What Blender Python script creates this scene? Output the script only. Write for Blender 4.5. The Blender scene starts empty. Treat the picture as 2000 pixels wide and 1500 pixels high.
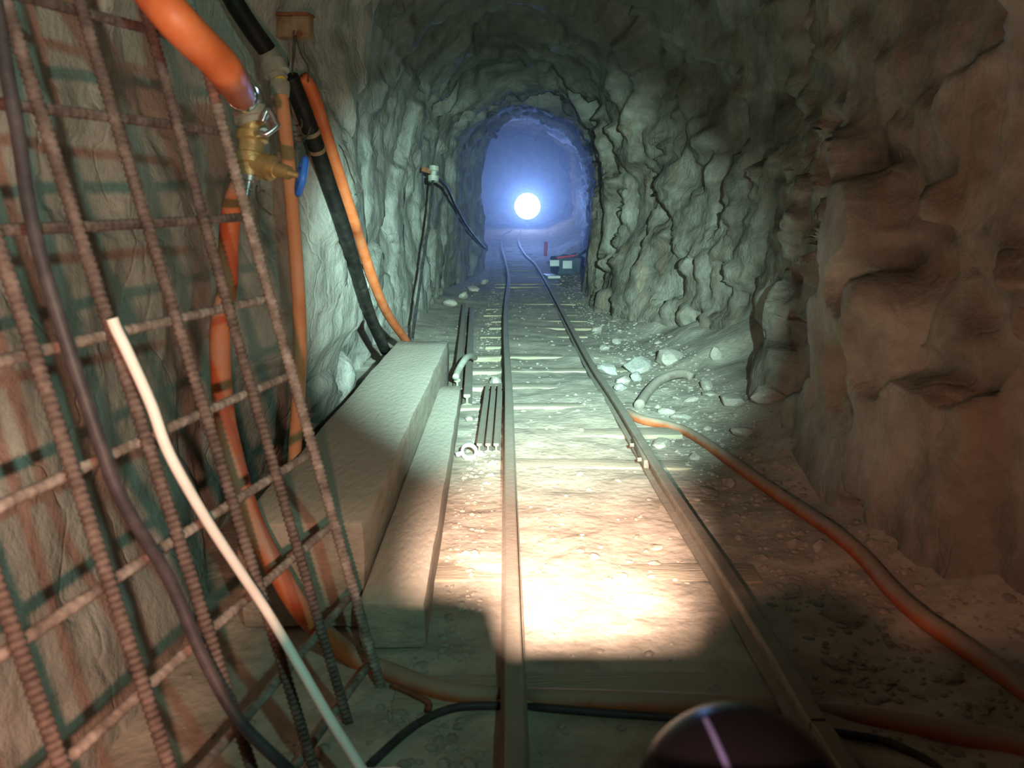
import bpy, bmesh, math, random
import numpy as np
from mathutils import Vector, Matrix

# ------------------------------------------------------------------ camera, world, lights, exposure
S = bpy.context.scene
COL = S.collection
F = 1600.0                      # focal length in pixels of the 2000 px wide frame
PITCH = math.atan(0.2)
CAMZ = 1.03
cd = bpy.data.cameras.new('camera'); cam = bpy.data.objects.new('camera', cd); COL.objects.link(cam)
cd.sensor_width = 36.0; cd.lens = 36.0 * F / 2000.0; cd.clip_start = 0.02; cd.clip_end = 100
cam.location = (0, 0, CAMZ); cam.rotation_euler = (math.pi / 2 - PITCH, 0, 0)
cd.dof.use_dof = True; cd.dof.focus_distance = 4.5; cd.dof.aperture_fstop = 5.0
S.camera = cam

w = bpy.data.worlds.new('world'); S.world = w; w.use_nodes = True
w.node_tree.nodes['Background'].inputs[0].default_value = (0.5, 0.8, 0.75, 1)
w.node_tree.nodes['Background'].inputs[1].default_value = 0.0

S.view_settings.view_transform = 'Standard'; S.view_settings.look = 'None'
S.view_settings.gamma = 1.0; S.view_settings.use_curve_mapping = False
S.view_settings.exposure = 0.0
S.cycles.max_bounces = 4; S.cycles.diffuse_bounces = 2; S.cycles.glossy_bounces = 2; S.cycles.volume_bounces = 0

def light(name, kind, loc, energy, color, radius=0.03, aim=None, size=None, blend=1.0):
    d = bpy.data.lights.new(name, kind); o = bpy.data.objects.new(name, d); COL.objects.link(o)
    o.location = loc; d.energy = energy; d.color = color; d.shadow_soft_size = radius
    if aim is not None:
        o.rotation_euler = (Vector(aim) - Vector(loc)).to_track_quat('-Z', 'Y').to_euler()
    if size: d.spot_size = math.radians(size); d.spot_blend = blend
    return o
# the two lamps carried on the guessed vehicle, at and beside the viewer: a warm one low down, a cool one higher up on the right
WARM = (-0.04, 0.05, 0.88); COOL = (0.30, 0.0, 1.22)
light('warm_lamp_spill_offscreen', 'SPOT', WARM, 90, (1.0, 0.46, 0.32), 0.012, (-0.75, 1.5, 0.45), 165, 1.0)
light('warm_lamp_beam_offscreen', 'SPOT', WARM, 2700, (1.0, 0.68, 0.53), 0.012, (0.13, 2.30, 0.0), 24, 1.0)
light('cool_lamp_beam_offscreen', 'SPOT', COOL, 5400, (0.60, 1.0, 0.92), 0.02, (-0.02, 8.0, 0.25), 36, 1.0)
light('cool_lamp_spill_offscreen', 'SPOT', COOL, 54, (0.46, 1.0, 0.80), 0.02, (-0.8, 2.4, 1.15), 100, 1.0)

# ------------------------------------------------------------------ helpers
random.seed(7)
def ray(px, py):
    a = (px - 1000) / F; b = (py - 750) / F; s, c = math.sin(PITCH), math.cos(PITCH)
    return Vector((a, c - b * s, -s - b * c))
O = Vector((0, 0, CAMZ))
def atz(px, py, z=0.0): d = ray(px, py); return O + d * ((z - CAMZ) / d.z)
def aty(px, py, y): d = ray(px, py); return O + d * (y / d.y)
def atx(px, py, x): d = ray(px, py); return O + d * (x / d.x)

def tag(o, label, cat, group=None):
    o['label'] = label; o['category'] = cat
    if group: o['group'] = group
    return o
def empty(name, loc, label, cat, group=None):
    o = bpy.data.objects.new(name, None); COL.objects.link(o); o.location = loc
    o.empty_display_size = 0.05
    return tag(o, label, cat, group)
def meshobj(name, verts, faces, m, parent=None, smooth=True):
    me = bpy.data.meshes.new(name)
    me.from_pydata([tuple(v) for v in verts], [], faces); me.update()
    if smooth: me.polygons.foreach_set('use_smooth', [True] * len(me.polygons))
    me.materials.append(m)
    return link(name, me, parent)
def world(o):
    if o.parent is None: return o.matrix_basis.copy()
    return world(o.parent) @ o.matrix_parent_inverse @ o.matrix_basis
def adopt(o, parent):
    o.parent = parent; o.matrix_parent_inverse = world(parent).inverted()
def link(name, me, parent=None):
    o = bpy.data.objects.new(name, me); COL.objects.link(o)
    if parent is not None: adopt(o, parent)
    return o

def catmull(pts, n=8):
    P = [Vector(p) for p in pts]
    if len(P) < 3: return [P[0].lerp(P[-1], i / n) for i in range(n + 1)]
    P = [P[0] * 2 - P[1]] + P + [P[-1] * 2 - P[-2]]
    out = []
    for i in range(1, len(P) - 2):
        p0, p1, p2, p3 = P[i - 1:i + 3]
        for k in range(n):
            t = k / n
            out.append(0.5 * ((2 * p1) + (p2 - p0) * t + (2 * p0 - 5 * p1 + 4 * p2 - p3) * t * t + (3 * p1 - p0 - 3 * p2 + p3) * t ** 3))
    out.append(P[-2]); return out
def sweep(path, radii, seg=10, profile=None, up=Vector((0, 0, 1)), cap=True):
    """tube (or profile) along a path -> verts, faces"""
    n = len(path); V = []; Fc = []
    if not hasattr(radii, '__len__'): radii = [radii] * n
    prev = None
    m = len(profile) if profile else seg
    for i, p in enumerate(path):
        t = (path[min(i + 1, n - 1)] - path[max(i - 1, 0)]).normalized()
        if prev is None:
            a = up.cross(t)
            if a.length < 1e-4: a = Vector((1, 0, 0)).cross(t)
        else: a = prev - t * prev.dot(t)
        if profile: a = t.cross(up)
        a.normalize(); b = t.cross(a) if not profile else a.cross(t); prev = a
        for k in range(m):
            if profile: x, y = profile[k]
            else:
                an = 2 * math.pi * k / seg; x, y = math.cos(an) * radii[i], math.sin(an) * radii[i]
            V.append(p + a * x + b * y)
    for i in range(n - 1):
        for k in range(m):
            k2 = (k + 1) % m
            Fc.append((i * m + k, i * m + k2, (i + 1) * m + k2, (i + 1) * m + k))
    if cap:
        Fc.append(tuple(range(m - 1, -1, -1))); Fc.append(tuple((n - 1) * m + k for k in range(m)))
    return V, Fc
def tube(name, pts, r, m, parent=None, seg=10, n=8, straight=False):
    path = [Vector(p) for p in pts] if straight else catmull(pts, n)
    V, Fc = sweep(path, r, seg)
    return meshobj(name, V, Fc, m, parent)
def lathe(name, p0, p1, prof, m, parent=None, seg=20):
    p0, p1 = Vector(p0), Vector(p1)
    path = []; rad = []
    t = (p1 - p0).normalized(); a = t.orthogonal().normalized(); b = t.cross(a)
    V = []; Fc = []
    for (u, r) in prof:
        c = p0.lerp(p1, u)
        for k in range(seg):
            an = 2 * math.pi * k / seg
            V.append(c + (a * math.cos(an) + b * math.sin(an)) * max(r, 1e-4))
    n = len(prof)
    for i in range(n - 1):
        for k in range(seg):
            k2 = (k + 1) % seg
            Fc.append((i * seg + k, i * seg + k2, (i + 1) * seg + k2, (i + 1) * seg + k))
    Fc.append(tuple(range(seg - 1, -1, -1))); Fc.append(tuple((n - 1) * seg + k for k in range(seg)))
    o = meshobj(name, V, Fc, m, parent)
    md = o.modifiers.new('split', 'EDGE_SPLIT'); md.split_angle = math.radians(40)
    return o
def bevel_box(name, size, m, parent=None, loc=(0, 0, 0), rot=(0, 0, 0), bev=0.01, rough=0.0, cuts=0, seed=0):
    bm = bmesh.new(); bmesh.ops.create_cube(bm, size=1)
    bmesh.ops.scale(bm, vec=size, verts=bm.verts)
    if bev: bmesh.ops.bevel(bm, geom=bm.edges[:], offset=bev, segments=2, affect='EDGES', profile=0.6)
    if cuts:
        for _ in range(cuts):
            L = [e for e in bm.edges if e.calc_length() > 0.09]
            if L: bmesh.ops.subdivide_edges(bm, edges=L, cuts=1, use_grid_fill=True)
        bmesh.ops.triangulate(bm, faces=[f for f in bm.faces if len(f.verts) > 4])
    if rough:
        P = np.array([v.co for v in bm.verts]) + seed * 3.7
        dx = fbm(P * 6 + 11, 3) - .5; dy = fbm(P * 6 + 37, 3) - .5; dz = fbm(P * 6 + 71, 3) - .5
        for i, v in enumerate(bm.verts): v.co += Vector((dx[i], dy[i], dz[i])) * rough
    me = bpy.data.meshes.new(name); bm.to_mesh(me); bm.free(); me.materials.append(m)
    me.polygons.foreach_set('use_smooth', [True] * len(me.polygons))
    o = bpy.data.objects.new(name, me); COL.objects.link(o)
    o.matrix_world = Matrix.Translation(loc) @ Matrix.Rotation(rot[2], 4, 'Z') @ Matrix.Rotation(rot[1], 4, 'Y') @ Matrix.Rotation(rot[0], 4, 'X')
    if parent is not None: adopt(o, parent)
    md = o.modifiers.new('split', 'EDGE_SPLIT'); md.split_angle = math.radians(50)
    return o

# vectorised noise ---------------------------------------------------
def h3(i, j, k, s=0):
    x = (i.astype(np.int64) * 73856093) ^ (j.astype(np.int64) * 19349663) ^ (k.astype(np.int64) * 83492791) ^ (s * 2654435761)
    x = x & 0xffffffff
    x = ((x ^ (x >> 15)) * 0x2c1b3c6d) & 0xffffffff
    x = ((x ^ (x >> 12)) * 0x297a2d39) & 0xffffffff
    x = x ^ (x >> 15)
    return (x & 0xffffff) / float(0xffffff)
def vnoise(P, s=0):
    I = np.floor(P).astype(np.int64); f = P - I; f = f * f * f * (f * (f * 6 - 15) + 10)
    r = 0
    for a in (0, 1):
        for b in (0, 1):
            for c in (0, 1):
                wgt = (f[:, 0] if a else 1 - f[:, 0]) * (f[:, 1] if b else 1 - f[:, 1]) * (f[:, 2] if c else 1 - f[:, 2])
                r = r + wgt * h3(I[:, 0] + a, I[:, 1] + b, I[:, 2] + c, s)
    return r
def fbm(P, octv=4, s=0):
    r = 0; amp = .5; tot = 0
    for o in range(octv):
        r = r + amp * vnoise(P * 2 ** o + 17.3 * o, s + o); tot += amp; amp *= .5
    return r / tot
def facet(P, s=0, tilt=0.8, soft=.13):
    """fractured-rock relief: every Voronoi cell is a tilted plane at its own height, edges worn round"""
    I = np.floor(P).astype(np.int64); n0 = len(P)
    b1 = np.full(n0, 1e9); b2 = np.full(n0, 1e9); v1 = np.zeros(n0); v2 = np.zeros(n0)
    for a in (-1, 0, 1):
        for b in (-1, 0, 1):
            for c in (-1, 0, 1):
                i, j, k = I[:, 0] + a, I[:, 1] + b, I[:, 2] + c
                fx = np.stack([i + h3(i, j, k, s + 1), j + h3(i, j, k, s + 2), k + h3(i, j, k, s + 3)], 1)
                d = ((P - fx) ** 2).sum(1)
                n = np.stack([h3(i, j, k, s + 4), h3(i, j, k, s + 5), h3(i, j, k, s + 6)], 1) - .5
                v = h3(i, j, k, s + 7) - .5 + tilt * ((P - fx) * n).sum(1)
                m1 = d < b1; m2 = (~m1) & (d < b2)
                b2 = np.where(m1, b1, np.where(m2, d, b2)); v2 = np.where(m1, v1, np.where(m2, v, v2))
                b1 = np.where(m1, d, b1); v1 = np.where(m1, v, v1)
    u = np.clip((np.sqrt(b2) - np.sqrt(b1)) / soft, 0, 1); u = u * u * (3 - 2 * u) * .5 + .5
    return v1 * u + v2 * (1 - u)

# ------------------------------------------------------------------ materials
def new_mat(name):
    m = bpy.data.materials.new(name); m.use_nodes = True
    nt = m.node_tree; b = nt.nodes['Principled BSDF']
    return m, nt, b
def N(nt, t, **kw):
    n = nt.nodes.new(t)
    for k, v in kw.items(): setattr(n, k, v)
    return n
def surf(name, cols, scale=6, rough=0.85, bump=0.3, bscale=40, metal=0.0, dust=None, dust_amt=0.7, detail=4, stretch=(1, 1, 1), spec=0.3, coord='Object', bdist=0.01):
    m, nt, b = new_mat(name); L = nt.links
    tc = N(nt, 'ShaderNodeTexCoord'); mp = N(nt, 'ShaderNodeMapping'); mp.inputs['Scale'].default_value = stretch
    L.new(tc.outputs[coord], mp.inputs[0])
    nz = N(nt, 'ShaderNodeTexNoise'); nz.inputs['Scale'].default_value = scale; nz.inputs['Detail'].default_value = detail; nz.inputs['Roughness'].default_value = 0.65
    L.new(mp.outputs[0], nz.inputs['Vector'])
    cr = N(nt, 'ShaderNodeValToRGB'); e = cr.color_ramp.elements
    while len(e) < len(cols): e.new(0.5)
    for i, c in enumerate(cols):
        e[i].position = 0.28 + 0.44 * i / max(1, len(cols) - 1); e[i].color = (*c, 1)
    L.new(nz.outputs['Fac'], cr.inputs[0])
    colr = cr.outputs[0]
    if dust:
        ge = N(nt, 'ShaderNodeNewGeometry'); sx = N(nt, 'ShaderNodeSeparateXYZ'); L.new(ge.outputs['Normal'], sx.inputs[0])
        n2 = N(nt, 'ShaderNodeTexNoise'); n2.inputs['Scale'].default_value = scale * 2.3; L.new(tc.outputs[coord], n2.inputs['Vector'])
        ma = N(nt, 'ShaderNodeMath', operation='MULTIPLY_ADD'); L.new(n2.outputs['Fac'], ma.inputs[0]); ma.inputs[1].default_value = 0.9; L.new(sx.outputs['Z'], ma.inputs[2])
        mr = N(nt, 'ShaderNodeMapRange'); L.new(ma.outputs[0], mr.inputs[0]); mr.inputs[1].default_value = 0.55; mr.inputs[2].default_value = 1.25; mr.inputs[4].default_value = dust_amt
        mx = N(nt, 'ShaderNodeMix', data_type='RGBA'); L.new(mr.outputs[0], mx.inputs[0]); L.new(colr, mx.inputs[6]); mx.inputs[7].default_value = (*dust, 1)
        colr = mx.outputs[2]
    L.new(colr, b.inputs['Base Color'])
    b.inputs['Roughness'].default_value = rough; b.inputs['Metallic'].default_value = metal; b.inputs['Specular IOR Level'].default_value = spec
    if bump:
        nb = N(nt, 'ShaderNodeTexNoise'); nb.inputs['Scale'].default_value = bscale; nb.inputs['Detail'].default_value = 3; L.new(mp.outputs[0], nb.inputs['Vector'])
        bp = N(nt, 'ShaderNodeBump'); bp.inputs['Strength'].default_value = bump; bp.inputs['Distance'].default_value = bdist
        L.new(nb.outputs['Fac'], bp.inputs['Height']); L.new(bp.outputs[0], b.inputs['Normal'])
    return m
def rock_mat(name, cols, stain, scale=1.9):
    m, nt, b = new_mat(name); L = nt.links
    tc = N(nt, 'ShaderNodeTexCoord')
    nz = N(nt, 'ShaderNodeTexNoise'); nz.inputs['Scale'].default_value = scale; nz.inputs['Detail'].default_value = 6; nz.inputs['Roughness'].default_value = .68
    L.new(tc.outputs['Object'], nz.inputs['Vector'])
    cr = N(nt, 'ShaderNodeValToRGB'); e = cr.color_ramp.elements
    while len(e) < len(cols): e.new(.5)
    for i, c in enumerate(cols): e[i].position = .3 + .4 * i / (len(cols) - 1); e[i].color = (*c, 1)
    L.new(nz.outputs['Fac'], cr.inputs[0])
    # mineral streaks along the strata
    mp = N(nt, 'ShaderNodeMapping'); mp.inputs['Rotation'].default_value = (.3, .5, .2); mp.inputs['Scale'].default_value = (9, 2.2, 1.1)
    L.new(tc.outputs['Object'], mp.inputs[0])
    st = N(nt, 'ShaderNodeTexNoise'); st.inputs['Scale'].default_value = 1.3; st.inputs['Detail'].default_value = 4; L.new(mp.outputs[0], st.inputs['Vector'])
    sr = N(nt, 'ShaderNodeValToRGB'); sr.color_ramp.elements[0].position = .52; sr.color_ramp.elements[1].position = .72
    L.new(st.outputs['Fac'], sr.inputs[0])
    mx = N(nt, 'ShaderNodeMix', data_type='RGBA'); sc = N(nt, 'ShaderNodeMath', operation='MULTIPLY'); sc.inputs[1].default_value = .55
    L.new(sr.outputs[0], sc.inputs[0]); L.new(sc.outputs[0], mx.inputs[0]); L.new(cr.outputs[0], mx.inputs[6]); mx.inputs[7].default_value = (*stain, 1)
    # fine cracks
    vo = N(nt, 'ShaderNodeTexVoronoi', feature='DISTANCE_TO_EDGE'); vo.inputs['Scale'].default_value = 1.7
    m2 = N(nt, 'ShaderNodeMapping'); m2.inputs['Rotation'].default_value = (.4, .3, .6); m2.inputs['Scale'].default_value = (1.6, .8, .6)
    wn = N(nt, 'ShaderNodeTexNoise'); wn.inputs['Scale'].default_value = 3; wn.inputs['Detail'].default_value = 3
    L.new(tc.outputs['Object'], wn.inputs['Vector'])
    va = N(nt, 'ShaderNodeVectorMath', operation='MULTIPLY_ADD'); va.inputs[1].default_value = (.5, .5, .5)
    L.new(wn.outputs['Color'], va.inputs[0]); L.new(tc.outputs['Object'], va.inputs[2]); L.new(va.outputs[0], m2.inputs[0]); L.new(m2.outputs[0], vo.inputs['Vector'])
    ck = N(nt, 'ShaderNodeMapRange'); ck.inputs[1].default_value = 0; ck.inputs[2].default_value = .02; ck.inputs[3].default_value = 0; ck.inputs[4].default_value = 1
    L.new(vo.outputs['Distance'], ck.inputs[0])
    L.new(mx.outputs[2], b.inputs['Base Color'])
    b.inputs['Roughness'].default_value = .8; b.inputs['Specular IOR Level'].default_value = .25
    nb = N(nt, 'ShaderNodeTexNoise'); nb.inputs['Scale'].default_value = 8; nb.inputs['Detail'].default_value = 6; nb.inputs['Roughness'].default_value = .62
    L.new(tc.outputs['Object'], nb.inputs['Vector'])
    ad = N(nt, 'ShaderNodeMath', operation='MULTIPLY_ADD'); L.new(ck.outputs[0], ad.inputs[0]); ad.inputs[1].default_value = .12; L.new(nb.outputs['Fac'], ad.inputs[2])
    bp = N(nt, 'ShaderNodeBump'); bp.inputs['Strength'].default_value = .6; bp.inputs['Distance'].default_value = .04
    L.new(ad.outputs[0], bp.inputs['Height']); L.new(bp.outputs[0], b.inputs['Normal'])
    return m

M = {}
M['rock_left'] = rock_mat('rock_left', [(.20, .19, .165), (.36, .35, .31), (.48, .47, .42)], (.55, .55, .50))
M['rock_right'] = rock_mat('rock_right', [(.10, .088, .072), (.27, .245, .20), (.46, .43, .37)], (.28, .18, .11))
M['rock_roof'] = rock_mat('rock_roof', [(.15, .15, .135), (.28, .275, .24), (.44, .43, .37)], (.26, .21, .16))
M['rock_far'] = rock_mat('rock_far', [(.14, .15, .16), (.24, .25, .26), (.36, .37, .37)], (.3, .3, .3))
M['ground'] = surf('ground', [(.28, .25, .20), (.43, .39, .32), (.55, .50, .42)], scale=7, bump=.4, bscale=30, bdist=.015)
M['stone'] = surf('stone', [(.28, .25, .21), (.43, .39, .33), (.52, .48, .42)], scale=9, bump=.5, bscale=30)
M['gravel'] = surf('gravel', [(.25, .22, .18), (.34, .31, .26), (.43, .39, .33)], scale=30, bump=0)
M['stone_grey'] = surf('stone_grey', [(.22, .21, .19), (.33, .315, .285), (.41, .39, .36)], scale=7, bump=.4, bscale=30)
M['sleeper'] = surf('sleeper', [(.20, .175, .12), (.31, .27, .18), (.37, .33, .24)], scale=5, bump=.5, bscale=18, stretch=(1, 9, 4), dust=(.40, .36, .29), dust_amt=.75)
M['rail'] = surf('rail', [(.15, .12, .09), (.22, .19, .15), (.30, .27, .22)], scale=14, rough=.7, bump=.2, bscale=60, metal=.25, dust=(.30, .28, .23), dust_amt=.6)
M['timber'] = surf('timber', [(.22, .19, .15), (.32, .28, .22), (.40, .36, .29)], scale=4, bump=.45, bscale=22, stretch=(3, 1, 5), dust=(.52, .48, .40), dust_amt=.85)
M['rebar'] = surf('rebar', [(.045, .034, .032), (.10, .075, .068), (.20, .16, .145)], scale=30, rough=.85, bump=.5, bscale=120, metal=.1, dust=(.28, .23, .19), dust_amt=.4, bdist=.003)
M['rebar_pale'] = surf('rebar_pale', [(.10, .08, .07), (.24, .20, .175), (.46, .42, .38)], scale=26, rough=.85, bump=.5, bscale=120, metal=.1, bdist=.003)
M['orange'] = surf('orange', [(.42, .085, .022), (.54, .13, .04), (.60, .20, .085)], scale=9, rough=.5, bump=.05, bscale=40, spec=.4)
M['orange_pale'] = surf('orange_pale', [(.58, .22, .10), (.70, .32, .16), (.74, .38, .21)], scale=6, rough=.55, bump=.05, bscale=40)
M['orange_dusty'] = surf('orange_dusty', [(.32, .075, .025), (.43, .115, .04), (.48, .17, .075)], scale=9, rough=.65, bump=.1, bscale=60, dust=(.33, .27, .21), dust_amt=.92)
M['hose_grey'] = surf('hose_grey', [(.17, .13, .10), (.25, .21, .17), (.32, .28, .23)], scale=9, rough=.7, bump=.1, bscale=60, dust=(.36, .32, .26), dust_amt=.8)
M['black_hose'] = surf('black_hose', [(.005, .005, .005), (.010, .010, .009), (.03, .03, .025)], scale=16, rough=.55, bump=.15, bscale=60)
M['cable_dark'] = surf('cable_dark', [(.030, .027, .032), (.05, .045, .05), (.08, .07, .075)], scale=20, rough=.55, bump=.05)
M['cable_white'] = surf('cable_white', [(.72, .69, .64), (.84, .82, .78), (.88, .87, .84)], scale=14, rough=.5, bump=.05)
M['brass'] = surf('brass', [(.35, .25, .10), (.50, .38, .17), (.58, .47, .25)], scale=16, rough=.42, bump=.15, bscale=70, metal=.6)
M['steel'] = surf('steel', [(.45, .46, .48), (.58, .6, .62)], scale=20, rough=.28, bump=.05, metal=.9)
M['grey_fitting'] = surf('grey_fitting', [(.22, .22, .18), (.34, .34, .29), (.42, .42, .36)], scale=15, rough=.6, bump=.2, metal=.2)
M['yellow'] = surf('yellow', [(.55, .38, .06), (.66, .48, .1)], scale=20, rough=.6)
M['blue'] = surf('blue', [(.03, .16, .70), (.05, .22, .80)], scale=20, rough=.4, bump=.05)
M['rust'] = surf('rust', [(.10, .035, .02), (.20, .075, .04), (.28, .12, .065)], scale=14, rough=.9, bump=.5, bscale=60)
M['rust_plate'] = surf('rust_plate', [(.12, .055, .03), (.25, .16, .09), (.36, .29, .19)], scale=10, rough=.85, bump=.4, bscale=40)
M['wire'] = surf('wire', [(.05, .04, .03), (.10, .08, .06)], scale=30, rough=.7, bump=0)
M['black_gloss'] = surf('black_gloss', [(.003, .003, .004), (.004, .004, .006)], scale=10, rough=.3, bump=0, spec=.05)
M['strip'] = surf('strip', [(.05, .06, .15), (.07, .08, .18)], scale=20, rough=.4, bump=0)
M['black_steel'] = surf('black_steel', [(.02, .02, .02), (.04, .04, .04)], scale=10, rough=.6, bump=.1)
M['white_panel'] = surf('white_panel', [(.70, .74, .74), (.8, .82, .82)], scale=8, rough=.5, bump=.05)
M['white_metal'] = surf('white_metal', [(.60, .66, .70), (.75, .8, .84)], scale=30, rough=.4, bump=.1)
M['red'] = surf('red', [(.5, .04, .03), (.62, .07, .05)], scale=8, rough=.5, bump=.05)
M['tarp'] = surf('tarp', [(.05, .07, .08), (.10, .13, .15)], scale=8, rough=.7, bump=.3, bscale=12)
def emis(name, col, s):
    m, nt, b = new_mat(name); b.inputs['Emission Color'].default_value = (*col, 1); b.inputs['Emission Strength'].default_value = s
    b.inputs['Base Color'].default_value = (.8, .8, .8, 1); return m
M['lamp_glass'] = emis('lamp_glass', (.85, .9, 1.0), 9)

# ------------------------------------------------------------------ the tunnel
YS = [-3.0, 0.5, 1.2, 2.0, 2.7, 3.3, 4.4, 4.8, 5.5, 7.0, 8.0, 9.2, 10.5, 12.0, 13.0, 14.5, 16.2, 16.7, 18, 22, 28]
XL = [-1.10, -1.04, -.99, -.97, -.97, -.91, -.75, -1.0, -1.05, -1.05, -1.02, -.99, -.97, -.90, -.86, -.74, -.52, -.95, -1.3, -1.5, -1.5]
XR = [1.40, 1.36, 1.30, 1.24, 1.23, 1.27, 1.42, 1.66, 1.70, 1.55, 1.32, 1.12, 1.12, 1.22, 1.4, 1.5, 1.55, 1.6, 1.7, 1.8, 1.8]
ZT = [2.6, 2.6, 2.6, 2.65, 2.7, 2.75, 2.8, 3.0, 3.05, 3.0, 2.95, 2.9, 2.8, 2.66, 2.85, 2.95, 3.0, 3.1, 3.2, 3.5, 3.7]
FZ = ([-3, 14, 15.5, 17, 19, 21, 22.5, 23.5, 24.5, 30], [0, 0, .0, .10, .18, .35, .54, .70, .80, 1.0])
def floor_z(y): return np.interp(y, *FZ)
ys = np.concatenate([np.linspace(-3, .45, 26), np.exp(np.linspace(math.log(.5), math.log(27.6), 400))])
def smooth_interp(y, X):   # slightly softened piecewise profile
    k = np.linspace(-.16, .16, 7)
    return np.mean([np.interp(y + d * np.clip(y / 6, .4, 2), YS, X) for d in k], axis=0)
def tunnel_base(y, t):
    """t: 0 left foot ... 1 right foot. returns x, z, normal (pointing into the tunnel)"""
    q = np.stack([t * 9, y * .45, np.zeros_like(y)], 1); far = np.clip((y - 2.6) / 1.5, 0, 1) * np.clip((17.5 - y) / 1.5, 0, 1)
    yl = y + (fbm(q + 4, 3) - .5) * 1.7 * far                # corners of the rock wander instead of standing plumb
    xl, xr, zt, zf = smooth_interp(yl, XL), smooth_interp(yl, XR), smooth_interp(yl, ZT), floor_z(y)
    zb = zf - .25; zs = zf + (zt - zf) * .52; xc = (xl + xr) / 2; hw = (xr - xl) / 2
    tl, tr = .27, .73
    a = np.clip((t - tl) / (tr - tl), 0, 1) * math.pi
    ex = .86
    cx = np.sign(np.cos(a)) * np.abs(np.cos(a)) ** ex; sz = np.sin(a) ** ex
    x = xc - hw * cx; z = zs + (zt - zs) * sz
    lft, rgt = t < tl, t > tr
    ul = np.clip(t / tl, 0, 1); ur = np.clip((1 - t) / (1 - tr), 0, 1)
    x = np.where(lft, xl, np.where(rgt, xr, x)); z = np.where(lft, zb + (zs - zb) * ul, np.where(rgt, zb + (zs - zb) * ur, z))
    # left: near wall leans back, foot undercut behind the timber;  right: foot runs in
    near = np.clip((3.2 - y) / 1.5, 0, 1)
    x = x + np.where(lft, near * .14 * (1 - ul), 0)
    x = x - np.where(lft, np.clip((y - 2.2) / .8, 0, 1) * np.clip((5.6 - y) / .6, 0, 1) * .22 * np.clip(1 - ul * 2.2, 0, 1) ** .7, 0)
    x = x - np.where(rgt, .16 * (1 - ur) ** 2, 0)
    return x, z
def surface(y, t):
    x, z = tunnel_base(y, t)
    e = 2e-3
    x1, z1 = tunnel_base(y, np.clip(t - e, 0, 1)); x2, z2 = tunnel_base(y, np.clip(t + e, 0, 1))
    tx, tz = x2 - x1, z2 - z1; ln = np.hypot(tx, tz) + 1e-9
    nx, nz = tz / ln, -tx / ln
    P = np.stack([x, y, z], 1)
    # strata frame: long axis dips towards the viewer's right
    A = np.array([[.93, .0, .36], [.10, .96, -.26], [-.35, .28, .90]])
    Q = P @ A.T
    right = np.clip((x - .1) / .6, 0, 1); roof = np.clip((z - 1.5) / .6, 0, 1)
    left_near = np.clip((.0 - x) / .4, 0, 1) * np.clip((5 - y) / 2, 0, 1)
    amp = (.55 + .55 * right + .35 * roof - .25 * left_near) * (1 - .3 * np.clip((y - 5) / 4, 0, 1))
    warp = np.stack([fbm(P * 1.7 + 5, 3), fbm(P * 1.7 + 25, 3), fbm(P * 1.7 + 45, 3)], 1) * 1.3
    d = (fbm(P * .8 + 3, 3) - .5) * .26
    d = d + facet((Q + warp) * np.array([1.5, 1.1, .75]) + 9, 11, .7) * .26 * amp
    d = d + facet((Q + warp * .7) * np.array([4.5, 3.2, 2.0]) + 3, 31, 1.0) * .06 * amp
    d = d + facet(Q * np.array([11., 8., 6.]), 51, 1.0, .3) * .016 * amp
    d = d + (fbm(P * 7, 4) - .5) * .045 * (amp + .2)
    zf = floor_z(y)
    lim = np.where((z < zf + 1.3) & (y < 16), .10, .22)
    foot = np.clip((x - .5) / .2, 0, 1) * np.clip((zf + .75 - z) / .4, 0, 1) * np.clip((4.4 - y) / .5, 0, 1)
    d = d * (1 - .35 * foot) - .07 * foot; lim = lim * (1 - .85 * foot)
    d = np.clip(d, -.30, lim)
    return np.stack([x + nx * d, y + (fbm(P * 2 + 40, 2) - .5) * .10, z + nz * d], 1)
def tunnel_piece(name, t0, t1, nt_, m):
    ts = np.linspace(t0, t1, nt_)
    Y, T = np.meshgrid(ys, ts, indexing='ij'); V = surface(Y.ravel(), T.ravel())
    n = len(ys); idx = np.arange(n * nt_).reshape(n, nt_)
    Fc = np.stack([idx[:-1, :-1], idx[:-1, 1:], idx[1:, 1:], idx[1:, :-1]], -1).reshape(-1, 4)
    me = bpy.data.meshes.new(name)
    me.vertices.add(len(V)); me.vertices.foreach_set('co', V.ravel())
    me.loops.add(Fc.size); me.loops.foreach_set('vertex_index', Fc.ravel())
    me.polygons.add(len(Fc)); me.polygons.foreach_set('loop_start', np.arange(len(Fc)) * 4); me.polygons.foreach_set('loop_total', np.full(len(Fc), 4))
    me.polygons.foreach_set('use_smooth', np.ones(len(Fc), bool))
    me.update(calc_edges=True); me.materials.append(m)
    o = bpy.data.objects.new(name, me); COL.objects.link(o); o['kind'] = 'structure'
    return o
tunnel_piece('wall_left', 0, .34, 130, M['rock_left'])
tunnel_piece('ceiling', .34, .66, 110, M['rock_roof'])
tunnel_piece('wall_right', .66, 1, 150, M['rock_right'])
def end_wall(name, y, m, bulge):
    n = 60; xs = np.linspace(-2.3, 2.4, n); zs = np.linspace(-.4, 4.2, n)
    X, Z = np.meshgrid(xs, zs, indexing='ij'); P = np.stack([X.ravel(), np.full(n * n, y), Z.ravel()], 1)
    P[:, 1] += bulge * ((fbm(P * .9, 4) - .5) * 1.2 + facet(P * 1.2, 77) * .5)
    idx = np.arange(n * n).reshape(n, n)
    Fc = np.stack([idx[:-1, :-1], idx[1:, :-1], idx[1:, 1:], idx[:-1, 1:]], -1).reshape(-1, 4).tolist()
    o = meshobj(name, P, Fc, m); o['kind'] = 'structure'
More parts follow.
